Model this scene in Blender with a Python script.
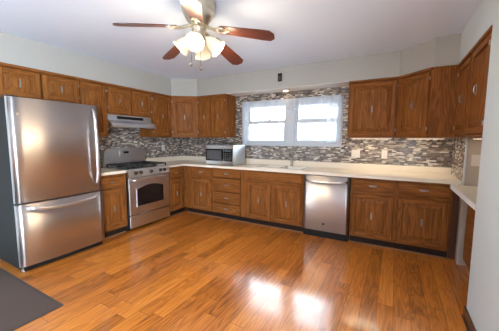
import bpy, bmesh, math, random
from mathutils import Vector, Matrix
random.seed(7)
R = math.radians
scene = bpy.context.scene
for o in list(bpy.data.objects):
    bpy.data.objects.remove(o)
C = scene.collection

# ------------------------------------------------------------------ camera
cam = bpy.data.cameras.new('camera')
cam.sensor_fit = 'HORIZONTAL'
cam.sensor_width = 36.0
cam.lens = 260.565 / 499 * 36.0
cam.clip_start = 0.02
camo = bpy.data.objects.new('camera', cam)
C.objects.link(camo)
_y, _p, _r = R(29.057), R(-5.774), R(0.1865)
F = Vector((-math.sin(_y) * math.cos(_p), math.cos(_y) * math.cos(_p), math.sin(_p)))
Rt = Vector((math.cos(_y), math.sin(_y), 0))
Up = Rt.cross(F)
Rt, Up = Rt * math.cos(_r) + Up * math.sin(_r), Up * math.cos(_r) - Rt * math.sin(_r)
m = Matrix((Rt, Up, -F)).transposed().to_4x4()
m.translation = Vector((3.955, -4.177, 1.3605))
camo.matrix_world = m
scene.camera = camo

# ------------------------------------------------------------------ world, lights, exposure
world = bpy.data.worlds.new('daylight')
scene.world = world
world.use_nodes = True
wn = world.node_tree.nodes
bg = wn['Background']
bg.inputs[0].default_value = (0.80, 0.90, 1.0, 1)
bg.inputs[1].default_value = 11

scene.view_settings.view_transform = 'Standard'
scene.view_settings.look = 'None'
scene.view_settings.gamma = 1
scene.view_settings.use_curve_mapping = False
scene.view_settings.exposure = 0.50


def area(name, loc, rot, sx, sy, power, col, portal=False, spread=180):
    l = bpy.data.lights.new(name, 'AREA')
    l.shape = 'RECTANGLE'
    l.size, l.size_y = sx, sy
    l.energy = power
    l.color = col
    l.spread = R(spread)
    if portal:
        l.cycles.is_portal = True
    o = bpy.data.objects.new(name, l)
    o.location = loc
    o.rotation_euler = rot
    C.objects.link(o)
    return o


# daylight through the kitchen window (sky portal) and through an assumed, unseen side opening
area('window_portal', (2.37, 0.16, 1.64), (R(-90), 0, 0), 1.66, 0.70, 1, (1, 1, 1), portal=True)
area('daylight_side_opening', (4.62, -5.75, 1.25), (0, R(120), 0), 2.0, 1.7, 180, (0.62, 0.82, 1.0))
area('rear_streak_lamp', (0.90, -7.15, 1.1), (R(95), 0, 0), 0.22, 2.0, 8, (0.80, 0.90, 1.0))  # added unseen lamp, placed to put a bright streak in the dishwasher door

# ------------------------------------------------------------------ materials
MATS = {}


def newmat(name):
    mt = bpy.data.materials.new(name)
    mt.use_nodes = True
    nt = mt.node_tree
    MATS[name] = mt
    return mt, nt, nt.nodes['Principled BSDF']


def simple(name, col, rough=0.5, metal=0.0, coat=0.0, noise=0.0, nscale=40, bump=0.0, spec=0.5):
    mt, nt, b = newmat(name)
    b.inputs['Base Color'].default_value = (*col, 1)
    b.inputs['Roughness'].default_value = rough
    b.inputs['Metallic'].default_value = metal
    b.inputs['Coat Weight'].default_value = coat
    b.inputs['Specular IOR Level'].default_value = spec
    tc = nt.nodes.new('ShaderNodeTexCoord')
    n = nt.nodes.new('ShaderNodeTexNoise')
    n.inputs['Scale'].default_value = nscale
    n.inputs['Detail'].default_value = 4
    nt.links.new(tc.outputs['Object'], n.inputs['Vector'])
    mix = nt.nodes.new('ShaderNodeMix')
    mix.data_type = 'RGBA'
    mix.inputs[6].default_value = (*[c * (1 - noise) for c in col], 1)
    mix.inputs[7].default_value = (*[min(1, c * (1 + noise)) for c in col], 1)
    nt.links.new(n.outputs['Fac'], mix.inputs[0])
    nt.links.new(mix.outputs[2], b.inputs['Base Color'])
    if bump:
        bp = nt.nodes.new('ShaderNodeBump')
        bp.inputs['Strength'].default_value = bump
        bp.inputs['Distance'].default_value = 0.002
        nt.links.new(n.outputs['Fac'], bp.inputs['Height'])
        nt.links.new(bp.outputs[0], b.inputs['Normal'])
    return mt


def wood(name, dark, mid, light, axis, rough=0.45, scale=1.0, contrast=0.42):
    """Grain runs along the given local axis."""
    mt, nt, b = newmat(name)
    N, L = nt.nodes, nt.links
    tc = N.new('ShaderNodeTexCoord')
    oi = N.new('ShaderNodeObjectInfo')
    mul = N.new('ShaderNodeMath')
    mul.operation = 'MULTIPLY'
    mul.inputs[1].default_value = 37.0
    L.new(oi.outputs['Random'], mul.inputs[0])
    add = N.new('ShaderNodeVectorMath')
    add.operation = 'ADD'
    L.new(tc.outputs['Object'], add.inputs[0])
    L.new(mul.outputs[0], add.inputs[1])
    mp = N.new('ShaderNodeMapping')
    s = [9 * scale] * 3
    s['xyz'.index(axis)] = 0.9 * scale
    mp.inputs['Scale'].default_value = s
    L.new(add.outputs[0], mp.inputs['Vector'])
    n1 = N.new('ShaderNodeTexNoise')
    n1.inputs['Scale'].default_value = 1.0
    n1.inputs['Detail'].default_value = 3
    n1.inputs['Distortion'].default_value = 1.2
    L.new(mp.outputs[0], n1.inputs['Vector'])
    ring = N.new('ShaderNodeMath')
    ring.operation = 'MULTIPLY'
    ring.inputs[1].default_value = 42.0
    L.new(n1.outputs['Fac'], ring.inputs[0])
    sn = N.new('ShaderNodeMath')
    sn.operation = 'SINE'
    L.new(ring.outputs[0], sn.inputs[0])
    mp2 = N.new('ShaderNodeMapping')
    s2 = [110 * scale] * 3
    s2['xyz'.index(axis)] = 4 * scale
    mp2.inputs['Scale'].default_value = s2
    L.new(add.outputs[0], mp2.inputs['Vector'])
    n2 = N.new('ShaderNodeTexNoise')
    n2.inputs['Scale'].default_value = 1.0
    n2.inputs['Detail'].default_value = 2
    L.new(mp2.outputs[0], n2.inputs['Vector'])
    a = N.new('ShaderNodeMath')
    a.operation = 'MULTIPLY_ADD'
    a.inputs[1].default_value = 0.17 * contrast
    L.new(sn.outputs[0], a.inputs[0])
    soft = N.new('ShaderNodeMath')
    soft.operation = 'MULTIPLY_ADD'
    soft.inputs[1].default_value = 0.40
    soft.inputs[2].default_value = 0.30
    L.new(n2.outputs['Fac'], soft.inputs[0])
    L.new(soft.outputs[0], a.inputs[2])
    rp = N.new('ShaderNodeValToRGB')
    e = rp.color_ramp.elements
    e[0].position = 0.28
    e[0].color = (*dark, 1)
    e[1].position = 0.72
    e[1].color = (*light, 1)
    k = e.new(0.48)
    k.color = (*mid, 1)
    L.new(a.outputs[0], rp.inputs['Fac'])
    L.new(rp.outputs[0], b.inputs['Base Color'])
    b.inputs['Roughness'].default_value = rough
    b.inputs['Specular IOR Level'].default_value = 0.09
    bp = N.new('ShaderNodeBump')
    bp.inputs['Strength'].default_value = 0.12
    bp.inputs['Distance'].default_value = 0.002
    L.new(a.outputs[0], bp.inputs['Height'])
    L.new(bp.outputs[0], b.inputs['Normal'])
    return mt


OD, OM, OL = (0.092, 0.030, 0.0070), (0.205, 0.070, 0.0160), (0.35, 0.136, 0.034)
oak_v = wood('oak_vertical', OD, OM, OL, 'z')
oak_h = wood('oak_horizontal', OD, OM, OL, 'x')
mahog = wood('mahogany_blade', (0.036, 0.011, 0.009), (0.068, 0.019, 0.013), (0.098, 0.030, 0.019), 'x', rough=0.35)
mahog.node_tree.nodes['Principled BSDF'].inputs['Coat Weight'].default_value = 1.0
mahog.node_tree.nodes['Principled BSDF'].inputs['Coat Roughness'].default_value = 0.28

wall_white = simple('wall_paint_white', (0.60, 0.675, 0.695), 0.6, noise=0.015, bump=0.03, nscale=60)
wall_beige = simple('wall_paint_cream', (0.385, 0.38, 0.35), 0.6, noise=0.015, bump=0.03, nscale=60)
ceil_white = simple('ceiling_paint', (0.71, 0.81, 0.95), 0.7, noise=0.01, bump=0.04, nscale=90)
alcove_paint = simple('alcove_paint', (0.42, 0.345, 0.275), 0.6, noise=0.02)
counter_mat = simple('cream_laminate', (0.80, 0.71, 0.575), 0.28, noise=0.09, nscale=180)
counter_white = simple('white_laminate_edge', (0.86, 0.85, 0.83), 0.3, noise=0.03, nscale=120)
sink_mat = simple('sink_enamel', (0.85, 0.81, 0.72), 0.15, noise=0.01)
trim_white = simple('white_vinyl', (0.52, 0.56, 0.61), 0.35, noise=0.01)
plastic_white = simple('white_plastic', (0.64, 0.59, 0.53), 0.35, noise=0.01)
plastic_beige = simple('beige_plastic', (0.66, 0.60, 0.54), 0.4, noise=0.01)
black_plastic = simple('black_plastic', (0.012, 0.011, 0.011), 0.4, spec=0.2, noise=0.2)
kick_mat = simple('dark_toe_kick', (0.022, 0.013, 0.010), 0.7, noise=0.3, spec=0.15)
iron = simple('cast_iron', (0.022, 0.022, 0.024), 0.55, noise=0.2)
glass_dark = simple('dark_oven_glass', (0.012, 0.009, 0.009), 0.06, noise=0.1)
nickel = simple('satin_nickel', (0.36, 0.335, 0.31), 0.36, metal=1.0, noise=0.05)
brassy = simple('brushed_brass_nickel', (0.70, 0.62, 0.48), 0.28, metal=1.0, noise=0.05)
chrome = simple('chrome', (0.80, 0.80, 0.82), 0.10, metal=1.0, noise=0.02)
dark_metal = simple('dark_hinge_metal', (0.10, 0.08, 0.065), 0.4, metal=1.0, noise=0.1)
grey_side = simple('fridge_side_grey', (0.034, 0.033, 0.031), 0.6, spec=0.06, noise=0.06, bump=0.05, nscale=300)
range_side = simple('range_side_black', (0.03, 0.028, 0.028), 0.4, spec=0.2, noise=0.1)
rug_mat = simple('rug_brown_pile', (0.075, 0.047, 0.036), 0.95, noise=0.35, nscale=220, bump=0.6)
rug_edge = simple('rug_binding', (0.055, 0.038, 0.032), 0.9, noise=0.2, nscale=200)
base_dark = simple('dark_stained_baseboard', (0.075, 0.032, 0.020), 0.3, noise=0.25)
siding_mat = simple('pale_siding', (0.17, 0.185, 0.20), 0.6, noise=0.02)
snow_mat = simple('pale_ground', (0.72, 0.74, 0.76), 0.9, noise=0.05, nscale=3)
bark = simple('bark', (0.16, 0.11, 0.08), 0.9, noise=0.3)
shoe_mat = simple('shoe_oak', (0.26, 0.13, 0.06), 0.35, noise=0.15)


def steel(name, col=(0.62, 0.575, 0.545), rough=0.33, horizontal=True, wav=0.0):
    mt, nt, b = newmat(name)
    N, L = nt.nodes, nt.links
    b.inputs['Metallic'].default_value = 1
    b.inputs['Base Color'].default_value = (*col, 1)
    tc = N.new('ShaderNodeTexCoord')
    mp = N.new('ShaderNodeMapping')
    mp.inputs['Scale'].default_value = (3, 3, 700) if horizontal else (400, 400, 5)
    L.new(tc.outputs['Object'], mp.inputs['Vector'])
    n = N.new('ShaderNodeTexNoise')
    n.inputs['Scale'].default_value = 1
    n.inputs['Detail'].default_value = 2
    L.new(mp.outputs[0], n.inputs['Vector'])
    mr = N.new('ShaderNodeMapRange')
    mr.inputs['To Min'].default_value = rough - 0.02
    mr.inputs['To Max'].default_value = rough + 0.02
    L.new(n.outputs['Fac'], mr.inputs['Value'])
    L.new(mr.outputs[0], b.inputs['Roughness'])
    b.inputs['Anisotropic'].default_value = 1.0
    b.inputs['Anisotropic Rotation'].default_value = 0.25
    ge = N.new('ShaderNodeNewGeometry')      # brushing runs horizontally across every face
    tg = N.new('ShaderNodeVectorMath')
    tg.operation = 'CROSS_PRODUCT'
    L.new(ge.outputs['Normal'], tg.inputs[0])
    tg.inputs[1].default_value = (0.001, 0.0013, 1.0)
    L.new(tg.outputs[0], b.inputs['Tangent'])
    return mt


stainless = steel('stainless_steel')
stainless_range = steel('stainless_range', (0.78, 0.82, 0.86), 0.30)
stainless_dw = steel('stainless_dishwasher', (0.53, 0.495, 0.475), 0.32)
stainless_bright = steel('stainless_bright', (0.86, 0.86, 0.87), 0.28)


def floor_material():
    mt, nt, b = newmat('oak_plank_floor')
    N, L = nt.nodes, nt.links
    tc = N.new('ShaderNodeTexCoord')
    sp = N.new('ShaderNodeSeparateXYZ')
    L.new(tc.outputs['Object'], sp.inputs[0])

    def math_(op, a, bb=None, c=None):
        n = N.new('ShaderNodeMath')
        n.operation = op
        for i, v in enumerate((a, bb, c)):
            if v is None:
                continue
            if isinstance(v, (int, float)):
                n.inputs[i].default_value = v
            else:
                L.new(v, n.inputs[i])
        return n.outputs[0]
    W, LEN = 0.118, 0.95
    u = math_('DIVIDE', sp.outputs['X'], W)
    iu = math_('FLOOR', u)
    wn1 = N.new('ShaderNodeTexWhiteNoise')
    wn1.noise_dimensions = '1D'
    L.new(iu, wn1.inputs['W'])
    v = math_('ADD', math_('DIVIDE', sp.outputs['Y'], LEN), math_('MULTIPLY', wn1.outputs['Value'], 7.3))
    iv = math_('FLOOR', v)
    cb = N.new('ShaderNodeCombineXYZ')
    L.new(iu, cb.inputs[0])
    L.new(iv, cb.inputs[1])
    wn2 = N.new('ShaderNodeTexWhiteNoise')
    wn2.noise_dimensions = '2D'
    L.new(cb.outputs[0], wn2.inputs['Vector'])
    # grain
    off = N.new('ShaderNodeVectorMath')
    off.operation = 'MULTIPLY_ADD'
    L.new(wn2.outputs['Color'], off.inputs[0])
    off.inputs[1].default_value = (31, 31, 31)
    L.new(tc.outputs['Object'], off.inputs[2])
    mp = N.new('ShaderNodeMapping')
    mp.inputs['Scale'].default_value = (9, 0.9, 1)
    L.new(off.outputs[0], mp.inputs['Vector'])
    n1 = N.new('ShaderNodeTexNoise')
    n1.inputs['Scale'].default_value = 1
    n1.inputs['Detail'].default_value = 3
    n1.inputs['Distortion'].default_value = 1.0
    L.new(mp.outputs[0], n1.inputs['Vector'])
    rings = math_('SINE', math_('MULTIPLY', n1.outputs['Fac'], 55.0))
    mp2 = N.new('ShaderNodeMapping')
    mp2.inputs['Scale'].default_value = (120, 5, 1)
    L.new(off.outputs[0], mp2.inputs['Vector'])
    n2 = N.new('ShaderNodeTexNoise')
    n2.inputs['Scale'].default_value = 1
    n2.inputs['Detail'].default_value = 2
    L.new(mp2.outputs[0], n2.inputs['Vector'])
    f = math_('ADD', math_('MULTIPLY', rings, 0.10), math_('MULTIPLY_ADD', n2.outputs['Fac'], 0.42, 0.14))
    f = math_('ADD', f, math_('MULTIPLY', math_('SUBTRACT', wn2.outputs['Value'], 0.5), 0.34))
    rp = N.new('ShaderNodeValToRGB')
    e = rp.color_ramp.elements
    e[0].position = 0.05
    e[0].color = (0.20, 0.056, 0.008, 1)
    e[1].position = 0.68
    e[1].color = (0.74, 0.275, 0.048, 1)
    k = e.new(0.36)
    k.color = (0.54, 0.165, 0.020, 1)
    L.new(f, rp.inputs['Fac'])
    # seams
    fu = math_('FRACT', u)
    fv = math_('FRACT', v)
    su = math_('MINIMUM', fu, math_('SUBTRACT', 1.0, fu))
    sv = math_('MINIMUM', fv, math_('SUBTRACT', 1.0, fv))
    seam = math_('MAXIMUM', math_('LESS_THAN', su, 0.014), math_('LESS_THAN', sv, 0.002))
    mix = N.new('ShaderNodeMix')
    mix.data_type = 'RGBA'
    L.new(math_('MULTIPLY', seam, 0.75), mix.inputs[0])
    L.new(rp.outputs[0], mix.inputs[6])
    mix.inputs[7].default_value = (0.06, 0.02, 0.008, 1)
    L.new(mix.outputs[2], b.inputs['Base Color'])
    b.inputs['Roughness'].default_value = 0.30
    b.inputs['Coat Weight'].default_value = 1.0
    b.inputs['Coat IOR'].default_value = 1.62
    b.inputs['Coat Roughness'].default_value = 0.14
    bp = N.new('ShaderNodeBump')
    bp.inputs['Strength'].default_value = 0.035
    bp.inputs['Distance'].default_value = 0.002
    # slight cupping of each board and its seams
    h = math_('SUBTRACT', math_('MULTIPLY', math_('MULTIPLY', su, 2.0), 0.5), math_('MULTIPLY', seam, 0.5))
    h = math_('ADD', h, math_('MULTIPLY', n2.outputs['Fac'], 0.12))
    L.new(h, bp.inputs['Height'])
    L.new(bp.outputs[0], b.inputs['Normal'])
    L.new(bp.outputs[0], b.inputs['Coat Normal'])
    return mt


floor_mat = floor_material()


def mosaic_material(name, axis):
    mt, nt, b = newmat(name)
    N, L = nt.nodes, nt.links
    tc = N.new('ShaderNodeTexCoord')
    sp = N.new('ShaderNodeSeparateXYZ')
    L.new(tc.outputs['Object'], sp.inputs[0])

    def math_(op, a, bb=None):
        n = N.new('ShaderNodeMath')
        n.operation = op
        for i, v in enumerate((a, bb)):
            if v is None:
                continue
            if isinstance(v, (int, float)):
                n.inputs[i].default_value = v
            else:
                L.new(v, n.inputs[i])
        return n.outputs[0]
    H, W = 0.0195, 0.058
    r = math_('DIVIDE', sp.outputs['Z'], H)
    ir = math_('FLOOR', r)
    w1 = N.new('ShaderNodeTexWhiteNoise')
    w1.noise_dimensions = '1D'
    L.new(ir, w1.inputs['W'])
    width = math_('ADD', math_('MULTIPLY', w1.outputs['Value'], 0.045), W - 0.022)
    c = math_('ADD', math_('DIVIDE', sp.outputs['X' if axis == 'x' else 'Y'], width), math_('MULTIPLY', w1.outputs['Value'], 17.7))
    ic = math_('FLOOR', c)
    cb = N.new('ShaderNodeCombineXYZ')
    L.new(ic, cb.inputs[0])
    L.new(ir, cb.inputs[1])
    w2 = N.new('ShaderNodeTexWhiteNoise')
    w2.noise_dimensions = '2D'
    L.new(cb.outputs[0], w2.inputs['Vector'])
    rp = N.new('ShaderNodeValToRGB')
    rp.color_ramp.interpolation = 'CONSTANT'
    cols = [(0.060, 0.042, 0.033), (0.13, 0.098, 0.080), (0.21, 0.165, 0.135), (0.10, 0.072, 0.056),
            (0.34, 0.265, 0.20), (0.16, 0.14, 0.13), (0.58, 0.53, 0.47), (0.075, 0.056, 0.048), (0.26, 0.215, 0.18), (0.44, 0.36, 0.28)]
    e = rp.color_ramp.elements
    e[0].position, e[0].color = 0, (*cols[0], 1)
    e[1].position, e[1].color = 0.1, (*cols[1], 1)
    for i in range(2, 10):
        k = e.new(i / 10)
        k.color = (*cols[i], 1)
    L.new(w2.outputs['Value'], rp.inputs['Fac'])
    fr, fc = math_('FRACT', r), math_('FRACT', c)
    er = math_('MULTIPLY', math_('MINIMUM', fr, math_('SUBTRACT', 1.0, fr)), H)
    ec = math_('MULTIPLY', math_('MINIMUM', fc, math_('SUBTRACT', 1.0, fc)), W)
    grout = math_('LESS_THAN', math_('MINIMUM', er, ec), 0.0011)
    mix = N.new('ShaderNodeMix')
    mix.data_type = 'RGBA'
    L.new(grout, mix.inputs[0])
    L.new(rp.outputs[0], mix.inputs[6])
    mix.inputs[7].default_value = (0.30, 0.28, 0.26, 1)
    L.new(mix.outputs[2], b.inputs['Base Color'])
    rm = math_('ADD', math_('MULTIPLY', w2.outputs['Value'], 0.25), 0.12)
    L.new(math_('MAXIMUM', rm, math_('MULTIPLY', grout, 0.7)), b.inputs['Roughness'])
    bp = N.new('ShaderNodeBump')
    bp.inputs['Strength'].default_value = 0.35
    bp.inputs['Distance'].default_value = 0.002
    L.new(math_('ADD', math_('SUBTRACT', 1.0, grout), math_('MULTIPLY', w2.outputs['Value'], 0.5)), bp.inputs['Height'])
    L.new(bp.outputs[0], b.inputs['Normal'])
    return mt


mosaic_x = mosaic_material('mosaic_tile_back', 'x')
mosaic_y = mosaic_material('mosaic_tile_side', 'y')


def sheer_material():
    mt, nt, b = newmat('sheer_curtain')
    N, L = nt.nodes, nt.links
    out = N['Material Output']
    tr = N.new('ShaderNodeBsdfTransparent')
    tl = N.new('ShaderNodeBsdfTranslucent')
    df = N.new('ShaderNodeBsdfDiffuse')
    for n in (tl, df):
        n.inputs[0].default_value = (0.74, 0.77, 0.82, 1)
    m1, m2 = N.new('ShaderNodeMixShader'), N.new('ShaderNodeMixShader')
    L.new(df.outputs[0], m1.inputs[1])
    L.new(tl.outputs[0], m1.inputs[2])
    tc = N.new('ShaderNodeTexCoord')
    wv = N.new('ShaderNodeTexNoise')
    wv.inputs['Scale'].default_value = 9
    L.new(tc.outputs['Object'], wv.inputs['Vector'])
    mr = N.new('ShaderNodeMapRange')
    mr.inputs['To Min'].default_value = 0.42
    mr.inputs['To Max'].default_value = 0.68
    L.new(wv.outputs['Fac'], mr.inputs['Value'])
    L.new(mr.outputs[0], m2.inputs[0])
    L.new(tr.outputs[0], m2.inputs[1])
    L.new(m1.outputs[0], m2.inputs[2])
    L.new(m2.outputs[0], out.inputs['Surface'])
    return mt


sheer = sheer_material()


def pane_material():
    mt, nt, b = newmat('window_glass')
    N, L = nt.nodes, nt.links
    out = N['Material Output']
    tr = N.new('ShaderNodeBsdfTransparent')
    gl = N.new('ShaderNodeBsdfGlossy')
    gl.inputs['Roughness'].default_value = 0.02
    fr = N.new('ShaderNodeFresnel')
    fr.inputs[0].default_value = 1.45
    mx = N.new('ShaderNodeMixShader')
    L.new(fr.outputs[0], mx.inputs[0])
    L.new(tr.outputs[0], mx.inputs[1])
    L.new(gl.outputs[0], mx.inputs[2])
    L.new(mx.outputs[0], out.inputs['Surface'])
    return mt


pane_mat = pane_material()


def emit(name, col, strength):
    mt, nt, b = newmat(name)
    b.inputs['Base Color'].default_value = (*col, 1)
    b.inputs['Emission Color'].default_value = (*col, 1)
    b.inputs['Emission Strength'].default_value = strength
    return mt


bulb_mat = emit('lit_bulb', (1.0, 0.88, 0.68), 16)
strip_mat = emit('lit_strip_lens', (1.0, 0.82, 0.58), 5)
display_mat = emit('clock_display', (0.04, 0.07, 0.08), 0.05)


def shade_material():
    mt, nt, b = newmat('frosted_lamp_glass')
    b.inputs['Base Color'].default_value = (0.86, 0.72, 0.50, 1)
    b.inputs['Roughness'].default_value = 0.35
    b.inputs['Emission Color'].default_value = (1.0, 0.78, 0.45, 1)
    b.inputs['Emission Strength'].default_value = 0.12
    return mt


shade_mat = shade_material()


# ------------------------------------------------------------------ mesh helpers
class MB:
    def __init__(self):
        self.bm = bmesh.new()

    def box(self, x0, x1, y0, y1, z0, z1, mat=0, bevel=0.0, seg=1):
        bm = self.bm
        vs = [bm.verts.new((x, y, z)) for z in (z0, z1) for y in (y0, y1) for x in (x0, x1)]
        fs = []
        for q in ((0, 2, 3, 1), (4, 5, 7, 6), (0, 1, 5, 4), (2, 6, 7, 3), (0, 4, 6, 2), (1, 3, 7, 5)):
            f = bm.faces.new([vs[i] for i in q])
            f.material_index = mat
            fs.append(f)
        if bevel:
            es = list({e for f in fs for e in f.edges})
            r = bmesh.ops.bevel(bm, geom=es, offset=bevel, segments=seg, profile=0.5, affect='EDGES')
            for f in r['faces']:
                f.material_index = mat
                f.smooth = seg > 1
        return self

    def poly(self, pts, mat=0):
        f = self.bm.faces.new([self.bm.verts.new(p) for p in pts])
        f.material_index = mat
        return f

    def prism(self, pts, a0, a1, axis='z', mat=0, smooth=False):
        """pts: CCW 2D polygon; extruded along the axis. axis z: (x,y); y: (x,z); x: (y,z)"""
        def P(p, a):
            return {'z': (p[0], p[1], a), 'y': (p[0], a, p[1]), 'x': (a, p[0], p[1])}[axis]
        bm = self.bm
        A = [bm.verts.new(P(p, a0)) for p in pts]
        B = [bm.verts.new(P(p, a1)) for p in pts]
        n = len(pts)
        fs = [bm.faces.new(A[::-1]), bm.faces.new(B)]
        for i in range(n):
            f = bm.faces.new((A[i], A[(i + 1) % n], B[(i + 1) % n], B[i]))
            f.smooth = smooth
            fs.append(f)
        for f in fs:
            f.material_index = mat
        return self

    def tube(self, path, r, seg=10, mat=0, flat=1.0, cap=True):
        bm = self.bm
        path = [Vector(p) for p in path]
        rs = r if isinstance(r, (list, tuple)) else [r] * len(path)
        rings = []
        prev = None
        for i, p in enumerate(path):
            t = (path[min(i + 1, len(path) - 1)] - path[max(i - 1, 0)]).normalized()
            if prev is None:
                ref = Vector((0, 0, 1)) if abs(t.z) < 0.9 else Vector((1, 0, 0))
                u = t.cross(ref).normalized()
            else:
                u = (prev - t * prev.dot(t)).normalized()
            prev = u
            w = t.cross(u)
            rings.append([bm.verts.new(p + (u * math.cos(2 * math.pi * k / seg) + w * math.sin(2 * math.pi * k / seg) * flat) * rs[i]) for k in range(seg)])
        for a, b in zip(rings, rings[1:]):
            for k in range(seg):
                f = bm.faces.new((a[k], a[(k + 1) % seg], b[(k + 1) % seg], b[k]))
                f.smooth = True
                f.material_index = mat
        if cap:
            for rg in (rings[0][::-1], rings[-1]):
                f = bm.faces.new(rg)
                f.material_index = mat
        return self

    def lathe(self, prof, center=(0, 0, 0), axis=(0, 0, 1), seg=24, mat=0, cap0=False, cap1=False):
        """prof: list of (radius, height along the axis)"""
        bm = self.bm
        ax = Vector(axis).normalized()
        ref = Vector((1, 0, 0)) if abs(ax.x) < 0.9 else Vector((0, 1, 0))
        u = ax.cross(ref).normalized()
        w = ax.cross(u)
        c = Vector(center)
        rings = [[bm.verts.new(c + ax * h + (u * math.cos(2 * math.pi * k / seg) + w * math.sin(2 * math.pi * k / seg)) * max(r, 1e-4)) for k in range(seg)] for r, h in prof]
        for a, b in zip(rings, rings[1:]):
            for k in range(seg):
                f = bm.faces.new((a[k], a[(k + 1) % seg], b[(k + 1) % seg], b[k]))
                f.smooth = True
                f.material_index = mat
        if cap0:
            bm.faces.new(rings[0][::-1]).material_index = mat
        if cap1:
            bm.faces.new(rings[-1]).material_index = mat
        return self

    def build(self, name, mats, parent=None, loc=(0, 0, 0), rot=(0, 0, 0)):
        bmesh.ops.recalc_face_normals(self.bm, faces=self.bm.faces[:])
        me = bpy.data.meshes.new(name)
        self.bm.to_mesh(me)
        self.bm.free()
        for mt in (mats if isinstance(mats, (list, tuple)) else [mats]):
            me.materials.append(mt)
        o = bpy.data.objects.new(name, me)
        C.objects.link(o)
        if parent:
            o.parent = parent
        o.location = loc
        o.rotation_euler = rot
        return o


def thing(name, label, cat, loc=(0, 0, 0), rz=0.0, group=None):
    o = bpy.data.objects.new(name, None)
    o.empty_display_size = 0.1
    C.objects.link(o)
    o.location = loc
    o.rotation_euler = (0, 0, R(rz))
    return tag(o, label, cat, group)


def tag(o, label, cat, group=None):
    o['label'] = label
    o['category'] = cat
    if group:
        o['group'] = group
    return o


def struct(o, label=None):
    o['kind'] = 'structure'
    if label:
        o['label'] = label
    return o


# ------------------------------------------------------------------ room shell
CEIL = 2.46
ZT, ZB = 2.15, 1.387
NW = 4.50            # plane of the near right wall
TW = 4.616           # plane of the tiled return beside the counter
RW = 5.10            # back of the right-hand alcove
YN = -1.725          # near edge of the alcove
YJ = -0.67           # far edge of the alcove

struct(MB().box(-0.1, 5.3, -7.2, 0.25, -0.1, 0).build('floor', floor_mat))
struct(MB().box(-0.1, 5.3, -7.2, 0.25, CEIL, CEIL + 0.1).build('ceiling', ceil_white))
struct(MB().box(-0.1, 0, -7.2, 0.25, 0, CEIL).build('wall_left', wall_white))

# back wall with the window opening
WX0, WX1, WZ0, WZ1 = 1.535, 3.205, 1.275, 1.985
b = MB()
b.box(0, WX0, 0, 0.2, 0, CEIL)
b.box(WX1, 5.2, 0, 0.2, 0, CEIL)
b.box(WX0, WX1, 0, 0.2, 0, WZ0)
b.box(WX0, WX1, 0, 0.2, WZ1, CEIL)
struct(b.build('wall_back', wall_white))
# right side
b = MB()
b.box(TW, 5.2, YJ, 0, 0, CEIL)
struct(b.build('wall_right_return', alcove_paint))
b = MB()
b.box(NW, 5.2, -4.85, YN, 0, CEIL)
b.box(NW, 4.6, -7.2, -6.65, 0, CEIL)
b.box(NW, 4.6, -6.65, -4.85, 2.2, CEIL)
b.box(NW, RW, YN, -0.634, ZT + 0.002, CEIL)
struct(b.build('wall_right', wall_white))
struct(MB().box(RW, 5.2, YN, YJ, 0, CEIL).build('wall_alcove', alcove_paint))
# rear wall (behind the camera) with a slot opened for the added streak lamp
b = MB()
for x0, x1, z0, z1 in ((0, 0.78, 0, CEIL), (1.02, NW, 0, CEIL), (0.78, 1.02, 2.15, CEIL)):
    b.box(x0, x1, -7.1, -7.0, z0, z1)
struct(b.build('wall_rear', simple('tan_rear_wall', (0.26, 0.185, 0.14), 0.6, noise=0.03)))
# soffit above the wall cabinets
SF = 0.325
pts = [(0, 0), (0, -4.0), (SF, -4.0), (SF, -0.607), (0.698, -SF), (3.966, -SF), (4.285, -0.634), (TW, -0.634), (TW, 0)]
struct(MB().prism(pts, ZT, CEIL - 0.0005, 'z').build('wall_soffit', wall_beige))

struct(MB().box(1.342, 3.362, -SF, -0.0005, ZT - 0.004, ZT - 0.0004).build('trim_lit_underside', simple('soffit_underside_light_tone', (0.82, 0.80, 0.76), 0.5, noise=0.01)))  # added panel; its white stands in for window light on the soffit underside

# tiled backsplash
T = 0.008
b = MB()
TX0, TX1, TZ0, TZ1 = WX0 - 0.04, WX1 + 0.04, WZ0 - 0.03, WZ1 + 0.03
for x0, x1, z0, z1 in ((T, TX0, 0.9, ZT - 0.0045), (TX1, TW - T, 0.9, ZT - 0.0045), (TX0, TX1, 0.9, TZ0), (TX0, TX1, TZ1, ZT - 0.0045)):
    b.box(x0, x1, -T, -0.0002, z0, z1)
struct(b.build('wall_back_tile', mosaic_x))
struct(MB().box(0.0002, T, -2.2, -0.0002, 0.9, 1.72).build('wall_left_tile', mosaic_y))
struct(MB().box(TW - T, TW - 0.0002, YJ, -0.0002, 0.88, ZB + 0.05).build('wall_right_tile', mosaic_y))
struct(MB().box(TW - 0.012, TW + 0.004, YJ - 0.012, YJ, 0.88, ZB + 0.01).build('trim_1', trim_white))
struct(MB().box(TW - 0.002, TW + 0.032, YJ - 0.01, YJ, 0.0, 0.84).build('trim_2', alcove_paint))

# dark baseboard on the near right wall
b = MB()
b.box(NW - 0.014, NW, -4.85, YN, 0, 0.085, bevel=0.003)
b.box(NW - 0.026, NW - 0.014, -4.85, YN, 0, 0.018, bevel=0.004)
b.box(NW - 0.014, NW + 0.3, YN, YN + 0.012, 0, 0.085)
struct(b.build('baseboard_right', base_dark))
struct(MB().box(0, 0.014, -7.0, -3.3, 0, 0.085).build('baseboard_left', base_dark))

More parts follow.
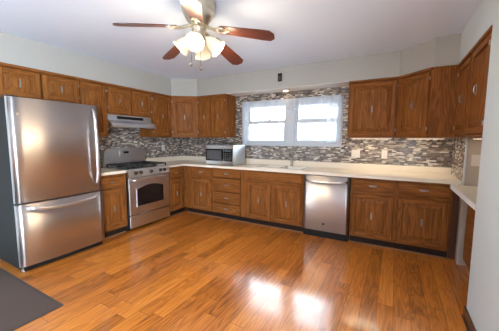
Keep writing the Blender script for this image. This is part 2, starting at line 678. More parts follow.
# ------------------------------------------------------------------ window
win = bpy.data.objects.new('window_1', None)
C.objects.link(win)
win.location = (0, 0, 0)
struct(win)
b = MB()   # interior casing and frame
for x0, x1, z0, z1 in ((WX0 - 0.03, WX0 + 0.012, WZ0, WZ1 + 0.03), (WX1 - 0.012, WX1 + 0.03, WZ0, WZ1 + 0.03), (WX0 + 0.012, WX1 - 0.012, WZ1 - 0.012, WZ1 + 0.03)):
    b.box(x0, x1, -0.018, 0.19, z0, z1, bevel=0.003)
b.box(WX0 - 0.035, WX1 + 0.035, -0.03, 0.19, WZ0 - 0.028, WZ0 + 0.012, bevel=0.004)
MULL0, MULL1 = 2.315, 2.475
b.box(MULL0, MULL1, 0.02, 0.17, WZ0 + 0.012, WZ1 - 0.012, bevel=0.004)
b.build('frame', trim_white, win)
for x0, x1 in ((WX0 + 0.012, MULL0), (MULL1, WX1 - 0.012)):
    MR = 1.665
    z0, z1 = WZ0 + 0.012, WZ1 - 0.012
    s = MB()   # lower sash (inner)
    w = 0.042
    s.box(x0, x0 + w, 0.045, 0.085, z0, MR + 0.02, bevel=0.003)
    s.box(x1 - w, x1, 0.045, 0.085, z0, MR + 0.02, bevel=0.003)
    s.box(x0 + w, x1 - w, 0.045, 0.085, z0, z0 + 0.06, bevel=0.003)
    s.box(x0 + w, x1 - w, 0.045, 0.085, MR - 0.036, MR + 0.026, bevel=0.003)
    so = s.build('sash', trim_white, win)
    MB().box(x0 + w, x1 - w, 0.063, 0.067, z0 + 0.06, MR - 0.036).build('pane', pane_mat, so)
    s = MB()   # upper sash (outer)
    s.box(x0, x0 + w, 0.095, 0.135, MR - 0.02, z1, bevel=0.003)
    s.box(x1 - w, x1, 0.095, 0.135, MR - 0.02, z1, bevel=0.003)
    s.box(x0 + w, x1 - w, 0.095, 0.135, z1 - 0.045, z1, bevel=0.003)
    s.box(x0 + w, x1 - w, 0.095, 0.135, MR - 0.02, MR + 0.026, bevel=0.003)
    so = s.build('sash', trim_white, win)
    MB().box(x0 + w, x1 - w, 0.113, 0.117, MR + 0.026, z1 - 0.045).build('pane', pane_mat, so)
    xm = (x0 + x1) / 2
    MB().box(xm - 0.03, xm + 0.03, 0.03, 0.045, MR - 0.005, MR + 0.015, bevel=0.003).build('latch', trim_white, win)

# outside
struct(MB().box(-14, 14, 0.6, 30, -1.1, -1.0).build('ground_outside', snow_mat))
hs = thing('house', 'pale clapboard neighbouring house seen through the right half of the window', 'house', (3.2, 5.2, -1.0))
b = MB()
for k in range(34):
    z = 0.12 * k
    b.prism([(0.0, z), (-0.022, z), (0.0, z + 0.125)], -2.35, 4.0, 'x')
b.box(-2.35, 4.0, 0.0, 0.2, 0, 4.1)
b.build('siding', siding_mat, hs)
b = MB()
b.prism([(-0.35, 4.0), (2.6, 4.75), (5.5, 4.0)], -2.6, 4.3, 'x')
b.build('roof', simple('shingle_grey', (0.25, 0.26, 0.28), 0.8, noise=0.2), hs)
MB().box(-2.43, -2.33, -0.035, 0.06, 0, 4.1).build('corner_board', trim_white, hs)

tr = thing('bare_tree', 'bare brown tree branching outside the left half of the window', 'tree', (-1.75, 4.6, -1.0))
b = MB()
b.tube([(-0.2, 0, 0), (-0.15, 0, 1.5), (-0.05, 0.05, 2.6), (0.05, 0, 4.0), (0.1, 0, 6)], [0.13, 0.10, 0.085, 0.06, 0.03], 8)
b.build('trunk', bark, tr)
rnd = random.Random(3)
b = MB()


def branch(p, d, ln, r, depth):
    q = p + d * ln
    mid = p + d * ln * 0.5 + Vector((rnd.uniform(-.04, .04), 0, rnd.uniform(-.04, .06)))
    b.tube([p, mid, q], [r, r * 0.8, r * 0.55], 6)
    if depth:
        for _ in range(3):
            nd = (d + Vector((rnd.uniform(-.8, .8), rnd.uniform(-.4, .4), rnd.uniform(-.5, .8)))).normalized()
            branch(p + d * ln * rnd.uniform(.45, 1), nd, ln * 0.62, r * 0.55, depth - 1)


for z, dx in ((2.5, 1), (2.75, -1), (3.1, 1), (3.35, -1), (3.7, 1), (4.1, -1)):
    branch(Vector((0, 0, z)), Vector((dx, rnd.uniform(-.2, .2), .35)).normalized(), 1.5, 0.04, 3)
b.build('branches', bark, tr)

# curtains: rod, sheer valance and two side panels in one gathered sheer
rod = thing('curtain_rod', 'thin white rod across the top of the window holding the sheer curtain', 'curtain rod', (2.37, -0.045, 2.005))
b = MB()
b.tube([(-0.86, 0, 0), (0.86, 0, 0)], 0.006, 8)
b.build('rod', trim_white, rod)
for sx in (-0.845, 0.845):
    MB().box(sx - 0.006, sx + 0.006, 0.0, 0.029, -0.012, 0.012).build('bracket', trim_white, rod)
cur = thing('sheer_curtain', 'white sheer lace curtain, short valance with long sides, hanging over window', 'curtain', (2.37, -0.068, 2.0))


def sheer_mesh(x0, x1, ztop, zfun, nx, nz, amp, freq):
    s = MB()
    grid = []
    for i in range(nx + 1):
        x = x0 + (x1 - x0) * i / nx
        zl = zfun(x)
        col = []
        for j in range(nz + 1):
            t = j / nz
            z = ztop + (zl - ztop) * t
            y = -0.014 + amp * (0.35 + 0.65 * t) * math.sin(x * freq) + 0.3 * amp * math.sin(x * freq * 2.3 + 1)
            y = min(y, 0.012)
            col.append(s.bm.verts.new((x, y, z)))
        grid.append(col)
    for i in range(nx):
        for j in range(nz):
            f = s.bm.faces.new((grid[i][j], grid[i + 1][j], grid[i + 1][j + 1], grid[i][j + 1]))
            f.smooth = True
    return s


sheer_mesh(-0.85, 0.85, 0.02, lambda x: -0.155 - 0.02 * abs(math.sin(x * 15)), 260, 8, 0.009, 95).build('valance', sheer, cur)
sheer_mesh(-0.85, -0.715, 0.018, lambda x: -0.70, 40, 10, 0.008, 130).build('side_panel', sheer, cur, loc=(0, 0.004, 0))
sheer_mesh(0.66, 0.85, 0.018, lambda x: -0.70, 50, 10, 0.008, 130).build('side_panel', sheer, cur, loc=(0, 0.004, 0))

# ------------------------------------------------------------------ cabinet parts
def panel_door(w, h, parent, loc, rot=(0, 0, 0), name='door', fr=0.052, raised=True):
    """Raised-panel door; lower-left-front corner at local origin, front faces -y, 19 mm thick behind the front at y=0."""
    t = 0.019
    s = MB()
    fr = min(fr, h * 0.26, w * 0.26)
    # stiles and rails
    s.box(0, fr, 0, t, 0, h, 0, bevel=0.0035)
    s.box(w - fr, w, 0, t, 0, h, 0, bevel=0.0035)
    s.box(fr, w - fr, 0, t, 0, fr, 1, bevel=0.0035)
    s.box(fr, w - fr, 0, t, h - fr, h, 1, bevel=0.0035)
    x0, x1, z0, z1 = fr, w - fr, fr, h - fr
    sl = min(0.045, (x1 - x0) * 0.24, (z1 - z0) * 0.24)
    d0, d1, g = 0.0165, 0.0005, 0.009

    def ring(x0, x1, z0, z1, y):
        return [s.bm.verts.new(p) for p in ((x0, y, z0), (x1, y, z0), (x1, y, z1), (x0, y, z1))]
    r0 = ring(x0, x1, z0, z1, d0)
    r1 = ring(x0 + g, x1 - g, z0 + g, z1 - g, d0)
    r2 = ring(x0 + sl, x1 - sl, z0 + sl, z1 - sl, d1 + 0.006)
    r3 = ring(x0 + sl + 0.002, x1 - sl - 0.002, z0 + sl + 0.002, z1 - sl - 0.002, d1)
    for a, c in ((r0, r1), (r1, r2), (r2, r3)):
        for k in range(4):
            s.bm.faces.new((a[k], a[(k + 1) % 4], c[(k + 1) % 4], c[k]))
    s.bm.faces.new(r3)
    return s.build(name, [oak_v, oak_h], parent, loc, rot)


def slab_drawer(w, h, parent, loc, rot=(0, 0, 0), name='drawer'):
    t = 0.019
    s = MB()
    s.box(0, w, 0.006, t, 0, h, 0, bevel=0.002)
    s.prism([(0.012, 0.012), (w - 0.012, 0.012), (w - 0.012, h - 0.012), (0.012, h - 0.012)], 0.0, 0.007, 'y', 0)
    s.box(0.004, w - 0.004, 0.003, 0.007, 0.004, h - 0.004, 0)
    return s.build(name, [oak_h], parent, loc, rot)


def pull(parent, x, z, vertical=True, ln=0.074):
    """Bail pull with an elongated backplate, standing off the door front."""
    s = MB()
    n = 10
    # backplate outline: pinched oval
    pts = []
    for k in range(28):
        a = 2 * math.pi * k / 28
        u = math.cos(a) * ln * 0.62
        v = math.sin(a) * (0.008 + 0.005 * math.cos(a) ** 2)
        pts.append((u, v))
    if not vertical:
        P = [(u, v) for u, v in pts]
    else:
        P = [(-v, u) for u, v in pts]
    s.prism(P, -0.003, -0.0002, 'y')
    path = []
    for k in range(n + 1):
        a = math.pi * k / n
        u = -math.cos(a) * ln * 0.42
        d = -0.003 - 0.014 * math.sin(a) ** 0.6
        path.append((u, d, -0.004) if not vertical else (0.0, d, u))
    s.tube(path, [0.0045 + 0.0015 * math.sin(math.pi * k / n) for k in range(n + 1)], 8)
    return s.build('handle', nickel, parent, (x, 0, z))


def hinge(parent, x, z):
    s = MB()
    s.box(-0.005, 0.005, -0.003, 0.004, -0.017, 0.017, bevel=0.001)
    s.tube([(0, -0.003, -0.018), (0, -0.003, 0.018)], 0.0032, 8)
    return s.build('hinge', nickel, parent, (x, 0, z))


def face_frame(s, w, z0, z1, openings, g=0.007):
    """Stiles and rails around the given openings (x0, x1, z0, z1), each opened up by g."""
    ops = [(a - g, c + g, p - g, q + g) for a, c, p, q in openings]
    xs = sorted({0.0, w} | {v for o in ops for v in o[:2]})
    xs = [x for x in xs if 0 <= x <= w]
    for x0, x1 in zip(xs, xs[1:]):
        if x1 - x0 < 1e-5:
            continue
        xm = (x0 + x1) / 2
        cov = sorted((max(o[2], z0), min(o[3], z1)) for o in ops if o[0] < xm < o[1])
        z = z0
        for p, q in cov + [(z1, z1)]:
            if p - z > 1e-5:
                s.box(x0, x1, 0, 0.019, z, p, 1 if cov else 0)
            z = max(z, q)


def upper(label, loc, rz, w, z0, doors, hinge_side='r', depth=0.31, z1=ZT, group='oak wall cabinets'):
    t = thing('wall_cabinet', label, 'cabinet', (loc[0], loc[1], z0), rz, group)
    h = z1 - z0
    s = MB()
    face_frame(s, w, 0, h - 0.001, [(a, c, 0.026, h - 0.042) for a, c in doors])
    s.box(0.0, w, 0.019, depth - 0.0002, 0.006, h - 0.001, 0)
    s.build('carcass', [oak_v, oak_h], t)
    MB().box(0, w, -0.028, -0.0002, h - 0.032, h - 0.001, 0, bevel=0.004).build('crown_molding', [oak_h], t)
    for i, (a, c) in enumerate(doors):
        dz = 0.026
        d = panel_door(c - a, h - dz - 0.042, t, (a, -0.0195, dz))
        dh = h - dz - 0.042
        pull(d, (c - a) / 2, dh / 2)
        hs_ = hinge_side[i % len(hinge_side)]
        hx = (c - a) + 0.008 if hs_ == 'r' else -0.008
        hinge(d, hx, dh - 0.07)
        hinge(d, hx, 0.07)
    return t


# left-hand wall (faces +x)
XL = 0.3105
upper('shallow oak wall cabinet with two doors above the stainless fridge', (XL, -3.05), 90, 0.835, 1.79, [(0.02, 0.405), (0.425, 0.82)], 'lr')
upper('tall narrow oak wall cabinet between the fridge and the range hood', (XL, -2.215), 90, 0.363, ZB, [(0.015, 0.345)], 'r')
upper('short oak wall cabinet with two doors directly above the range hood', (XL, -1.852), 90, 0.792, 1.715, [(0.02, 0.375), (0.412, 0.775)], 'lr')
upper('tall single-door oak wall cabinet between range hood and left corner cabinet', (XL, -1.06), 90, 0.453, ZB, [(0.03, 0.43)], 'l')
# back wall
YB = -0.3105
upper('oak wall cabinet with two doors above microwave, left of the window', (0.698, YB), 0, 0.64, ZB, [(0.03, 0.29), (0.335, 0.61)], 'lr')
upper('wide single-door oak wall cabinet beside the right edge of the window', (3.366, YB), 0, 0.60, ZB, [(0.025, 0.575)], 'r')


def corner_upper(label, pts, p0, p1, hs_):
    t = thing('corner_wall_cabinet', label, 'cabinet', (p0[0], p0[1], ZB), 0, 'oak wall cabinets')
    h = ZT - ZB
    s = MB()
    s.prism([(x - p0[0], y - p0[1]) for x, y in pts], 0, h - 0.001, 'z')
    s.build('carcass', [oak_v], t)
    dx, dy = p1[0] - p0[0], p1[1] - p0[1]
    w = math.hypot(dx, dy)
    ang = math.atan2(dy, dx)
    nx, ny = dy / w, -dx / w
    ux, uy = dx / w, dy / w
    rot = (0, 0, ang)
    MB().box(0.006, w - 0.006, -0.026, -0.0002, h - 0.032, h - 0.001, 0, bevel=0.004).build('crown_molding', [oak_h], t, (0, 0, 0), rot)
    a = 0.03
    d = panel_door(w - 2 * a, h - 0.068, t, (ux * a + nx * 0.0195, uy * a + ny * 0.0195, 0.026), rot)
    pull(d, (w - 2 * a) / 2, (h - 0.068) / 2)
    hx = (w - 2 * a) + 0.008 if hs_ == 'r' else -0.008
    hinge(d, hx, h - 0.068 - 0.07)
    hinge(d, hx, 0.07)
    return t


e = 0.0006
corner_upper('angled oak corner cabinet in the left corner above the counter',
             [(e, -0.607 + e), (0.31, -0.607 + e), (0.698 - e, -0.31), (0.698 - e, -0.009), (e, -0.009)], (0.31, -0.607 + e), (0.698 - e, -0.31), 'l')
corner_upper('angled oak corner cabinet with plain end panel in the right corner',
             [(3.967, -0.009), (3.967, -0.31), (4.285, -0.632), (TW - T - e, -0.632), (TW - T - e, -0.009)], (3.967, -0.31), (4.285, -0.632), 'r')
# alcove cabinet on the right (faces -x)
upper('tall oak wall cabinet with two doors set into the right-hand wall', (NW + 0.0195, -0.636), -90, 1.085, ZB, [(0.02, 0.52), (0.555, 1.06)], 'lr', depth=0.35)


# ------------------------------------------------------------------ base cabinets
def base(label, loc, rz, w, fronts, depth=0.60, top=0.876, name='base_cabinet', kick=True):
    """fronts: ('door'|'drawer'|'panel', x0, x1, z0, z1)"""
    t = thing(name, label, 'cabinet', (loc[0], loc[1], 0), rz, 'oak base cabinets')
    s = MB()
    face_frame(s, w, 0.10, top, [f[1:] for f in fronts])
    s.box(0.0, w, 0.019, depth, 0.10, top, 0)
    s.build('carcass', [oak_v, oak_h], t)
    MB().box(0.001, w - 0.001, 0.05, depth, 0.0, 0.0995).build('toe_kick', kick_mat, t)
    MB().box(0.001, w - 0.001, 0.036, 0.0498, 0.0, 0.014, bevel=0.004).build('shoe_molding', shoe_mat, t)
    for k, a, c, z0, z1 in fronts:
        if k == 'door':
            d = panel_door(c - a, z1 - z0, t, (a, -0.0195, z0))
            pull(d, (c - a) / 2, (z1 - z0) * 0.5)
        elif k == 'drawer':
            d = slab_drawer(c - a, z1 - z0, t, (a, -0.0195, z0))
            pull(d, (c - a) / 2, (z1 - z0) / 2, False)
        else:
            slab_drawer(c - a, z1 - z0, t, (a, -0.0195, z0), name='false_front')
    return t


XF, YF = 0.61, -0.61
base('narrow oak base cabinet with one drawer between fridge and gas range', (XF, -2.215), 90, 0.405,
     [('drawer', 0.03, 0.375, 0.70, 0.845), ('door', 0.03, 0.375, 0.13, 0.668)])
base('oak base cabinet between the gas range and the left corner', (XF, -1.006), 90, 0.393,
     [('drawer', 0.02, 0.33, 0.70, 0.845), ('door', 0.02, 0.33, 0.13, 0.668)], name='corner_base_cabinet')
base('oak base cabinet in left corner with one door and drawer, facing the room', (0.612, YF), 0, 0.642,
     [('drawer', 0.178, 0.623, 0.725, 0.845), ('door', 0.178, 0.623, 0.13, 0.665)], name='corner_base_cabinet')
base('oak base cabinet stacked with four drawers under the microwave', (1.255, YF), 0, 0.61,
     [('drawer', 0.022, 0.558, 0.725, 0.848), ('drawer', 0.022, 0.558, 0.487, 0.708), ('drawer', 0.022, 0.558, 0.292, 0.472), ('drawer', 0.022, 0.558, 0.11, 0.276)], name='drawer_cabinet')
base('oak sink base cabinet with two doors below the window', (1.866, YF), 0, 0.984,
     [('panel', 0.075, 0.965, 0.735, 0.85), ('door', 0.075, 0.485, 0.13, 0.69), ('door', 0.508, 0.962, 0.13, 0.69)], name='sink_base_cabinet')
base('wide oak base cabinet with two drawers and two doors right of dishwasher', (3.484, YF), 0, 1.06,
     [('drawer', 0.02, 0.495, 0.712, 0.847), ('door', 0.02, 0.495, 0.13, 0.668), ('drawer', 0.54, 1.04, 0.712, 0.847), ('door', 0.54, 1.04, 0.13, 0.668)])
MB_f = MB().box(4.5445, TW - 0.009, YF + 0.012, YF + 0.03, 0.02, 0.875)
tag(MB_f.build('filler_strip', base_dark), 'dark vertical filler strip closing the right end of the base cabinets', 'filler')
base('dark oak base cabinet under the white-edged counter in the right-hand alcove', (NW + 0.15, -0.80), -90, 0.918,
     [('panel', 0.03, 0.44, 0.13, 0.81), ('panel', 0.46, 0.89, 0.13, 0.81)], depth=0.44, top=0.843)

# ------------------------------------------------------------------ countertops
CT0, CT1 = 0.8765, 0.915
SX0, SX1, SY0, SY1 = 2.06, 2.78, -0.545, -0.135
ct = thing('countertop', 'long L-shaped cream countertop running from the range under the window', 'countertop', (0, 0, CT0))
b = MB()
h = CT1 - CT0
YE = -T - 0.0006
for x0, x1, y0, y1 in ((T + 0.0006, 0.635, -1.012, -0.635), (T + 0.0006, SX0, -0.635, YE), (SX0, SX1, -0.635, SY0), (SX0, SX1, SY1, YE), (SX1, TW - T - 0.0006, -0.635, YE)):
    b.box(x0, x1, y0, y1, 0, h)
bmesh.ops.remove_doubles(b.bm, verts=b.bm.verts[:], dist=0.0002)
b.build('top', counter_mat, ct)
b = MB()
b.box(T + 0.0006, TW - T - 0.0006, YE - 0.018, YE, h, h + 0.09, bevel=0.003)
b.box(T + 0.0006, T + 0.0186, -1.012, YE - 0.018, h, h + 0.09, bevel=0.003)
b.build('upstand', counter_mat, ct)
b = MB()
b.box(0.635, 0.6365, -1.012, -0.6365, 0.002, h - 0.003)
b.box(0.6365, TW - T - 0.001, -0.6365, -0.635, 0.002, h - 0.003)
b.build('front_edge', counter_mat, ct)

c2 = thing('countertop', 'short pale countertop between the fridge and the gas range', 'countertop', (0, 0, CT0))
MB().box(T + 0.0006, 0.636, -2.214, -1.806, 0, h, bevel=0.004, seg=2).build('top', counter_mat, c2)
MB().box(T + 0.0006, T + 0.0186, -2.214, -1.806, h, h + 0.09).build('upstand', counter_mat, c2)

c3 = thing('countertop', 'white-edged countertop with a rounded corner in the right-hand alcove', 'countertop', (NW + 0.012, YN, 0.8435))
b = MB()
Lc = YJ - 0.014 - YN
rr = 0.03
arc = [(rr - rr * math.cos(a), Lc - rr + rr * math.sin(a)) for a in [math.pi / 2 * k / 5 for k in range(6)]]
pts = [(0, 0.014), (0.58, 0.014), (0.58, Lc)] + arc[::-1]
b.prism(pts, 0, 0.036, 'z')
b.build('top', counter_mat, c3)
b = MB()
edge = [(0, 0.014)] + arc + [(0.06, Lc)]
for p, q in zip(edge, edge[1:]):
    d = Vector((q[0] - p[0], q[1] - p[1], 0)).normalized()
    n = Vector((-d.y, d.x, 0)) * 0.012
    b.prism([(p[0], p[1]), (q[0], q[1]), (q[0] + n.x, q[1] + n.y), (p[0] + n.x, p[1] + n.y)], -0.004, 0.038, 'z')
b.build('front_edge', counter_white, c3)

# sink
sk = thing('sink', 'cream drop-in sink set into the counter below the window', 'sink', ((SX0 + SX1) / 2, (SY0 + SY1) / 2, CT1))
b = MB()
hw, hd = (SX1 - SX0) / 2, (SY1 - SY0) / 2
o_, i_ = 0.018, 0.02
for x0, x1, y0, y1 in ((-hw - o_, hw + o_, -hd - o_, -hd + i_), (-hw - o_, hw + o_, hd - i_, hd + o_), (-hw - o_, -hw + i_, -hd + i_, hd - i_), (hw - i_, hw + o_, -hd + i_, hd - i_), (-0.015, 0.015, -hd + i_, hd - i_)):
    b.box(x0, x1, y0, y1, 0.0004, 0.009, bevel=0.003)
b.build('rim', sink_mat, sk)
for x0, x1 in ((-hw + 0.004, -0.008), (0.008, hw - 0.004)):
    b = MB()
    y0, y1, zb_ = -hd + 0.004, hd - 0.004, -0.035
    b.box(x0, x0 + 0.006, y0, y1, zb_, 0.0)
    b.box(x1 - 0.006, x1, y0, y1, zb_, 0.0)
    b.box(x0 + 0.006, x1 - 0.006, y0, y0 + 0.006, zb_, 0.0)
    b.box(x0 + 0.006, x1 - 0.006, y1 - 0.006, y1, zb_, 0.0)
    b.box(x0, x1, y0, y1, zb_ - 0.003, zb_)
    b.lathe([(0.03, 0.001), (0.036, 0.002)], ((x0 + x1) / 2, 0, zb_), cap0=True)
    b.build('basin', sink_mat, sk)

fa = thing('faucet', 'slim upright grey metal faucet behind the sink under the window', 'faucet', (2.47, -0.064, CT1))
b = MB()
b.lathe([(0.028, 0.0005), (0.028, 0.008), (0.020, 0.014), (0.017, 0.03), (0.017, 0.17), (0.019, 0.18), (0.018, 0.225), (0.008, 0.235)], cap0=True, cap1=True)
b.build('body', nickel, fa)
MB().tube([(0, -0.012, 0.15), (0, -0.07, 0.195), (0, -0.13, 0.20), (0, -0.17, 0.185)], [0.014, 0.014, 0.015, 0.016], 12).build('spout', nickel, fa)
MB().tube([(0.012, 0, 0.205), (0.05, -0.005, 0.235), (0.085, -0.01, 0.245)], [0.007, 0.006, 0.008], 8).build('lever', chrome, fa)

# ------------------------------------------------------------------ fridge
FY0, FY1 = -3.107, -2.24
FW = FY1 - FY0
fr = thing('refrigerator', 'tall stainless bottom-freezer refrigerator standing at the left', 'refrigerator', (0.0, FY0, 0))
MB().box(0.03, 0.70, 0.004, FW - 0.004, 0.035, 1.745, bevel=0.006).build('body', grey_side, fr)


def bowed_door(z0, z1, bow=0.016, n=16, x0=0.706, xf=0.755):
    s = MB()
    pts = []
    for k in range(n + 1):
        t = k / n
        y = FW * t
        pts.append((xf + bow * (1 - (2 * t - 1) ** 2) - (0.010 if k in (0, n) else 0), y))
    poly = [(x0, 0)] + pts + [(x0, FW)]
    poly = poly[::-1]
    A = [s.bm.verts.new((x, y, z0)) for x, y in poly]
    B = [s.bm.verts.new((x, y, z1)) for x, y in poly]
    m_ = len(poly)
    s.bm.faces.new(A[::-1])
    s.bm.faces.new(B)
    for k in range(m_):
        f = s.bm.faces.new((A[k], A[(k + 1) % m_], B[(k + 1) % m_], B[k]))
        f.smooth = 1 <= k < m_ - 2
    return s


fd = bowed_door(0.718, 1.757).build('door', stainless, fr)
fd['label'] = 'upper fridge door'
fz = bowed_door(0.065, 0.702).build('freezer_drawer', stainless, fr)
MB().box(0.64, 0.735, 0.03, FW - 0.03, 0.012, 0.06).build('base_grille', black_plastic, fr)
for yy in (0.045, FW - 0.045):
    b = MB()
    b.lathe([(0.03, 0.0), (0.03, 0.02), (0.02, 0.028), (0.02, 0.045)], (0.70, yy, 0), cap0=True, cap1=True, seg=16)
    b.lathe([(0.022, 0.0), (0.022, 0.04)], (0.10, yy, 0), cap0=True, cap1=True, seg=16)
    b.build('foot', nickel, fr)
MB().box(0.60, 0.72, 0.01, 0.10, 1.757, 1.775, bevel=0.004).build('hinge_cover', black_plastic, fr)
b = MB()
hp = [(0.755, FW - 0.075, 1.70), (0.79, FW - 0.078, 1.69), (0.815, FW - 0.08, 1.58), (0.828, FW - 0.082, 1.40), (0.832, FW - 0.082, 1.25), (0.828, FW - 0.082, 1.10), (0.815, FW - 0.08, 0.93), (0.79, FW - 0.078, 0.83), (0.755, FW - 0.075, 0.82)]
b.tube(hp, [0.017, 0.019, 0.019, 0.019, 0.019, 0.019, 0.019, 0.019, 0.017], 12, flat=0.75)
b.build('handle', stainless_bright, fd)
b = MB()
hp = []
for k in range(13):
    t = k / 12
    hp.append((0.765 + 0.062 * math.sin(math.pi * t) ** 0.5, 0.075 + (FW - 0.15) * t, 0.662 - 0.030 * math.sin(math.pi * t)))
b.tube(hp, 0.017, 12)
b.build('handle', stainless_bright, fz)
b = MB()
b.lathe([(0.018, 0), (0.018, 0.003), (0.014, 0.004)], (0.758, 0.075, 1.60), (1, 0, 0), seg=20, cap1=True)
b.build('badge', nickel, fd)

# ------------------------------------------------------------------ gas range
RY0, RY1 = -1.793, -1.022
RWd = RY1 - RY0
rg = thing('gas_range', 'stainless gas range with black grates between the base cabinets', 'stove', (0.0, RY0, 0))
MB().box(0.015, 0.615, 0.002, RWd - 0.002, 0.03, 0.895).build('body', range_side, rg)
b = MB()
for x in (0.08, 0.55):
    for y in (0.06, RWd - 0.06):
        b.lathe([(0.018, 0), (0.018, 0.031)], (x, y, 0), seg=12, cap0=True)
b.build('feet', black_plastic, rg)
b = MB()   # cooktop with raised lip
b.box(0.06, 0.645, -0.004, RWd + 0.004, 0.896, 0.921, bevel=0.006, seg=2)
b.build('cooktop', stainless_bright, rg)
b = MB()   # slanted control panel
b.prism([(0.612, 0.80), (0.668, 0.80), (0.672, 0.812), (0.650, 0.914), (0.612, 0.914)], 0.0, RWd, 'y')
b.build('control_panel', stainless_bright, rg)
for yk in (0.115, 0.20, 0.39, 0.575, 0.655):
    b = MB()
    ax = Vector((1, 0, 0.2)).normalized()
    c0 = (0.660, yk, 0.859)
    b.lathe([(0.027, 0.0), (0.027, 0.006), (0.022, 0.010), (0.020, 0.032), (0.016, 0.036)], c0, ax, seg=18, cap1=True)
    b.box(0.690, 0.700, yk - 0.004, yk + 0.004, 0.846, 0.884)
    b.build('knob', dark_metal, rg)
# oven door with arched window
b = MB()
b.box(0.618, 0.650, 0.003, RWd - 0.003, 0.238, 0.792, bevel=0.006, seg=2)
od = b.build('oven_door', stainless_range, rg)
b = MB()
arch = [(0.135, 0.36), (RWd - 0.135, 0.36)]
n = 12
for k in range(n + 1):
    t = k / n
    y = RWd - 0.135 - (RWd - 0.27) * t
    arch.append((y, 0.615 + 0.05 * math.sin(math.pi * t)))
b.prism(arch, 0.6502, 0.6525, 'x')
b.build('window', glass_dark, od)
b = MB()
inner = [(y, z) for y, z in arch]
cyv, czv = RWd / 2, 0.49
outl = [(cyv + (y - cyv) * 1.05, czv + (z - czv) * 1.09) for y, z in inner]
mm = len(inner)
for k in range(mm):
    a, c = inner[k], inner[(k + 1) % mm]
    A, D = outl[k], outl[(k + 1) % mm]
    vs0 = [(0.6545, *p) for p in (a, c, D, A)]
    b.poly(vs0)
    b.poly([(0.6545, *A), (0.6545, *D), (0.6503, *D), (0.6503, *A)])
    b.poly([(0.6545, *a), (0.6545, *c), (0.6503, *c), (0.6503, *a)])
b.build('window_bezel', stainless_bright, od)
b = MB()
hp = []
for k in range(13):
    t = k / 12
    hp.append((0.655 + 0.048 * min(1, math.sin(math.pi * t) * 3), 0.03 + (RWd - 0.06) * t, 0.752 + 0.02 * math.sin(math.pi * t)))
b.tube(hp, 0.014, 12)
b.build('handle', stainless_bright, od)
MB().box(0.618, 0.650, 0.003, RWd - 0.003, 0.045, 0.226, bevel=0.006, seg=2).build('storage_drawer', stainless_range, rg)
# backguard with a rounded crown
b = MB()
b.box(0.02, 0.085, 0.004, RWd - 0.004, 0.922, 1.055, bevel=0.004)
b.build('backguard', stainless_bright, rg)
b = MB()
pts = [(0.0, 1.055), (RWd, 1.055), (RWd, 1.14)]
for k in range(1, 6):
    a = math.pi / 2 * k / 6
    pts.append((RWd - 0.07 + 0.07 * math.cos(a), 1.14 + 0.055 * math.sin(a)))
for k in range(0, 7):
    t = k / 6
    pts.append((RWd - 0.07 - (RWd - 0.14) * t, 1.195 + 0.016 * math.sin(math.pi * t)))
for k in range(1, 6):
    a = math.pi / 2 * (1 - k / 6)
    pts.append((0.07 - 0.07 * math.cos(a), 1.14 + 0.055 * math.sin(a)))
pts.append((0.0, 1.14))
b.prism(pts, 0.015, 0.105, 'x')
b.build('console', stainless_range, rg)
MB().box(0.1052, 0.108, RWd / 2 - 0.13, RWd / 2 + 0.13, 1.105, 1.165).build('display_panel', stainless_bright, rg)
MB().box(0.1082, 0.1095, RWd / 2 - 0.06, RWd / 2 + 0.03, 1.125, 1.155).build('clock', glass_dark, rg)
# burners and grates
for bx, by, br in ((0.22, 0.17, 0.04), (0.49, 0.17, 0.05), (0.355, RWd / 2, 0.055), (0.22, RWd - 0.17, 0.045), (0.49, RWd - 0.17, 0.04)):
    b = MB()
    b.lathe([(br + 0.014, 0.9215), (br + 0.012, 0.926), (br, 0.928), (br, 0.936), (br * 0.6, 0.940)], (bx, by, 0), seg=20, cap0=True, cap1=True)
    b.build('burner', iron, rg)
gw = (RWd - 0.06) / 3
for k in range(3):
    y0 = 0.03 + gw * k + 0.004
    y1 = y0 + gw - 0.008
    b = MB()
    z0, z1 = 0.954, 0.972
    for x in (0.105, 0.615):
        b.box(x - 0.007, x + 0.007, y0, y1, z0, z1)
    for y in (y0 + 0.007, y1 - 0.007):
        b.box(0.112, 0.608, y - 0.007, y + 0.007, z0, z1)
    ym = (y0 + y1) / 2
    b.box(0.112, 0.608, ym - 0.006, ym + 0.006, z0 + 0.001, z1 + 0.004)
    for x in (0.22, 0.49):
        b.box(x - 0.006, x + 0.006, y0 + 0.014, y1 - 0.014, z0 + 0.001, z1 + 0.002)
    for x in (0.105, 0.615):
        for y in (y0 + 0.008, y1 - 0.008):
            b.box(x - 0.007, x + 0.007, y - 0.007, y + 0.007, 0.9215, z0)
    b.build('grate', iron, rg)

# ------------------------------------------------------------------ range hood
hd_ = thing('range_hood', 'stainless under-cabinet range hood above the gas range', 'range hood', (0.0, -1.848, 1.53))
HW = 0.784
b = MB()
# shell: upright band, then flaring out to the front lip
b.prism([(T + 0.0005, 0.03), (0.40, 0.03), (0.40, 0.06), (0.315, 0.105), (0.315, 0.183), (T + 0.0005, 0.183)], 0.0, HW, 'y')
b.build('shell', stainless_range, hd_)
b = MB()
b.box(0.335, 0.435, 0.0, HW, 0.0, 0.028, bevel=0.006, seg=2)
b.build('lip', stainless_bright, hd_)
MB().box(0.3152, 0.3175, 0.15, HW - 0.17, 0.125, 0.168).build('control_strip', black_plastic, hd_)
MB().box(0.02, 0.33, 0.02, HW - 0.02, 0.022, 0.0295).build('filter', nickel, hd_)

